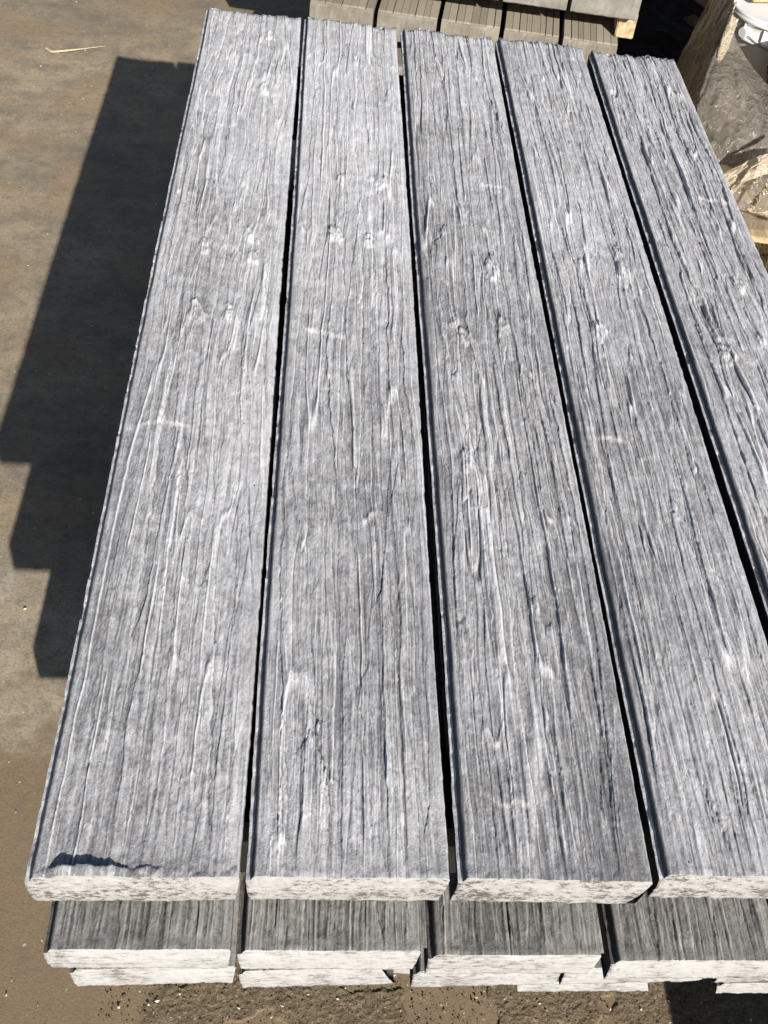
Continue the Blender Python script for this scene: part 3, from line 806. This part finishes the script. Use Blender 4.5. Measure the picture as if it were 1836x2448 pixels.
strand([(1.482, 2.285, .268), (1.53, 2.30, .255), (1.60, 2.31, .235)], .009, .1, .25)
strand([(1.41, 2.31, .33), (1.44, 2.325, .26), (1.475, 2.34, .20), (1.49, 2.345, .17)], .013, .05, .25)
low = [[(1.44, 2.36, .32), (1.52, 2.36, .33), (1.66, 2.355, .34)], [(1.45, 2.35, .24), (1.53, 2.35, .25), (1.66, 2.345, .27)], [(1.47, 2.348, .19), (1.54, 2.345, .215), (1.66, 2.34, .225)]]
film_part('film_skirt', low, 60, 50, M_FILM, .006, 360, fine=.003)
shade_ctrl = [[(1.30 + .16 * i, 3.15 + .26 * j, .012 + .05 * random.random()) for i in range(6)] for j in range(6)]  # dark sheet laid where the ground only lies in shade
o = link(patch('shade_sheet', shade_ctrl, 90, 90, M_SHADE_SHEET, .02, 377, fine=.004))
tag(o, 'black crumpled sheet standing in for shaded ground between rear stack and film', 'shade sheet')
# timber lying far behind
me = box_mesh('loose_plank', .9, .10, .03, M_TIMBER, .003)
o = link(bpy.data.objects.new('loose_plank', me)); o.location = (2.05, 4.47, .012); o.rotation_euler = (0, 0, math.radians(-6))
tag(o, 'pale loose plank lying on the ground behind the film', 'plank')

# ------------------------------------------------------------------ small things on the ground
pts = []
for i in range(26):
    f = i / 25
    pts.append((-.722 + .20 * f, 3.452 + .055 * f + .02 * f * f - .020 * math.sin(f * 3) + (.03 * (.12 - f) / .12 if f < .12 else 0), .008 + .012 * math.sin(f * 2.6)))
o = tube('straw', pts, [.0070 * (1 - .88 * i / 25) + .0006 for i in range(26)], M_STRAW, None, 8, .5)
tag(o, 'pale dry straw stalk lying on the concrete left of the stack', 'straw')

def scatter(name, n, gen, m, label):
    V = []; T = []; r = random.Random(5 + n)
    base = [(1, 0, 0), (-1, 0, 0), (0, 1, 0), (0, -1, 0), (0, 0, 1), (0, 0, -1)]
    fc = [(0, 2, 4), (2, 1, 4), (1, 3, 4), (3, 0, 4), (2, 0, 5), (1, 2, 5), (3, 1, 5), (0, 3, 5)]
    for _ in range(n):
        x, y, s = gen(r); a = r.uniform(0, 6.3); b0 = len(V)
        sc = (s * r.uniform(.7, 1.4), s * r.uniform(.6, 1.1), s * r.uniform(.5, .9))
        for p in base:
            px, py, pz = (p[k] * sc[k] * r.uniform(.8, 1.15) for k in range(3))
            V.append((x + px * math.cos(a) - py * math.sin(a), y + px * math.sin(a) + py * math.cos(a), .003 + sc[2] * .6 + pz))
        T += [[b0 + k for k in f] for f in fc]
    o = link(bpy.data.objects.new(name, np_mesh(name, V, tris=T, mats=[m], smooth=False)))
    o['kind'] = 'stuff'; o['label'] = label
def g_near(r):
    x = .0 + abs(r.gauss(0, .60)); return (min(x, 1.4), r.uniform(-.15, .45), .0009 + .0027 * r.random() ** 2.4)
def g_dark(r):
    return (min(1.4, -.03 + abs(r.gauss(0, .7))), r.uniform(-.05, .45), .0008 + .0016 * r.random() ** 2)
def g_far(r):
    return (r.uniform(-1.4, .1), r.uniform(-.2, 4.2), .0010 + .0036 * r.random() ** 5)
scatter('pale_pebbles', 700, g_near, M_PEB, 'small pale pebbles on the rough ground in front of the stack')
scatter('brown_pebbles', 7000, g_dark, M_PEBD, 'brown grit on the rough ground in front of the stack')
scatter('grit', 420, g_far, M_PEB, 'sparse grit on the concrete slab left of the stack')
# dry grass at the pallet
V = []; T = []; r = random.Random(3)
for _ in range(900):
    x, y = r.uniform(1.5, 2.3), r.uniform(1.8, 2.5); a = r.uniform(0, 6.3); l = r.uniform(.02, .09); w = r.uniform(.0006, .0014)
    if x < 1.52: continue
    lean = r.uniform(.3, 1.2); dx, dy = math.cos(a), math.sin(a); b0 = len(V); z0 = .005
    V += [(x - dy * w, y + dx * w, z0), (x + dy * w, y - dx * w, z0), (x + dx * l * lean * .5 + dy * w * .7, y + dy * l * lean * .5 - dx * w * .7, z0 + l * .7),
          (x + dx * l * lean * .5 - dy * w * .7, y + dy * l * lean * .5 + dx * w * .7, z0 + l * .7), (x + dx * l * lean, y + dy * l * lean, z0 + l * .8)]
    T += [[b0, b0 + 1, b0 + 2], [b0, b0 + 2, b0 + 3], [b0 + 3, b0 + 2, b0 + 4]]
o = link(bpy.data.objects.new('grass', np_mesh('grass', V, tris=T, mats=[M_GRASS], smooth=False)))
o['kind'] = 'stuff'; o['label'] = 'thin dry grass on the soil beside the pallet'
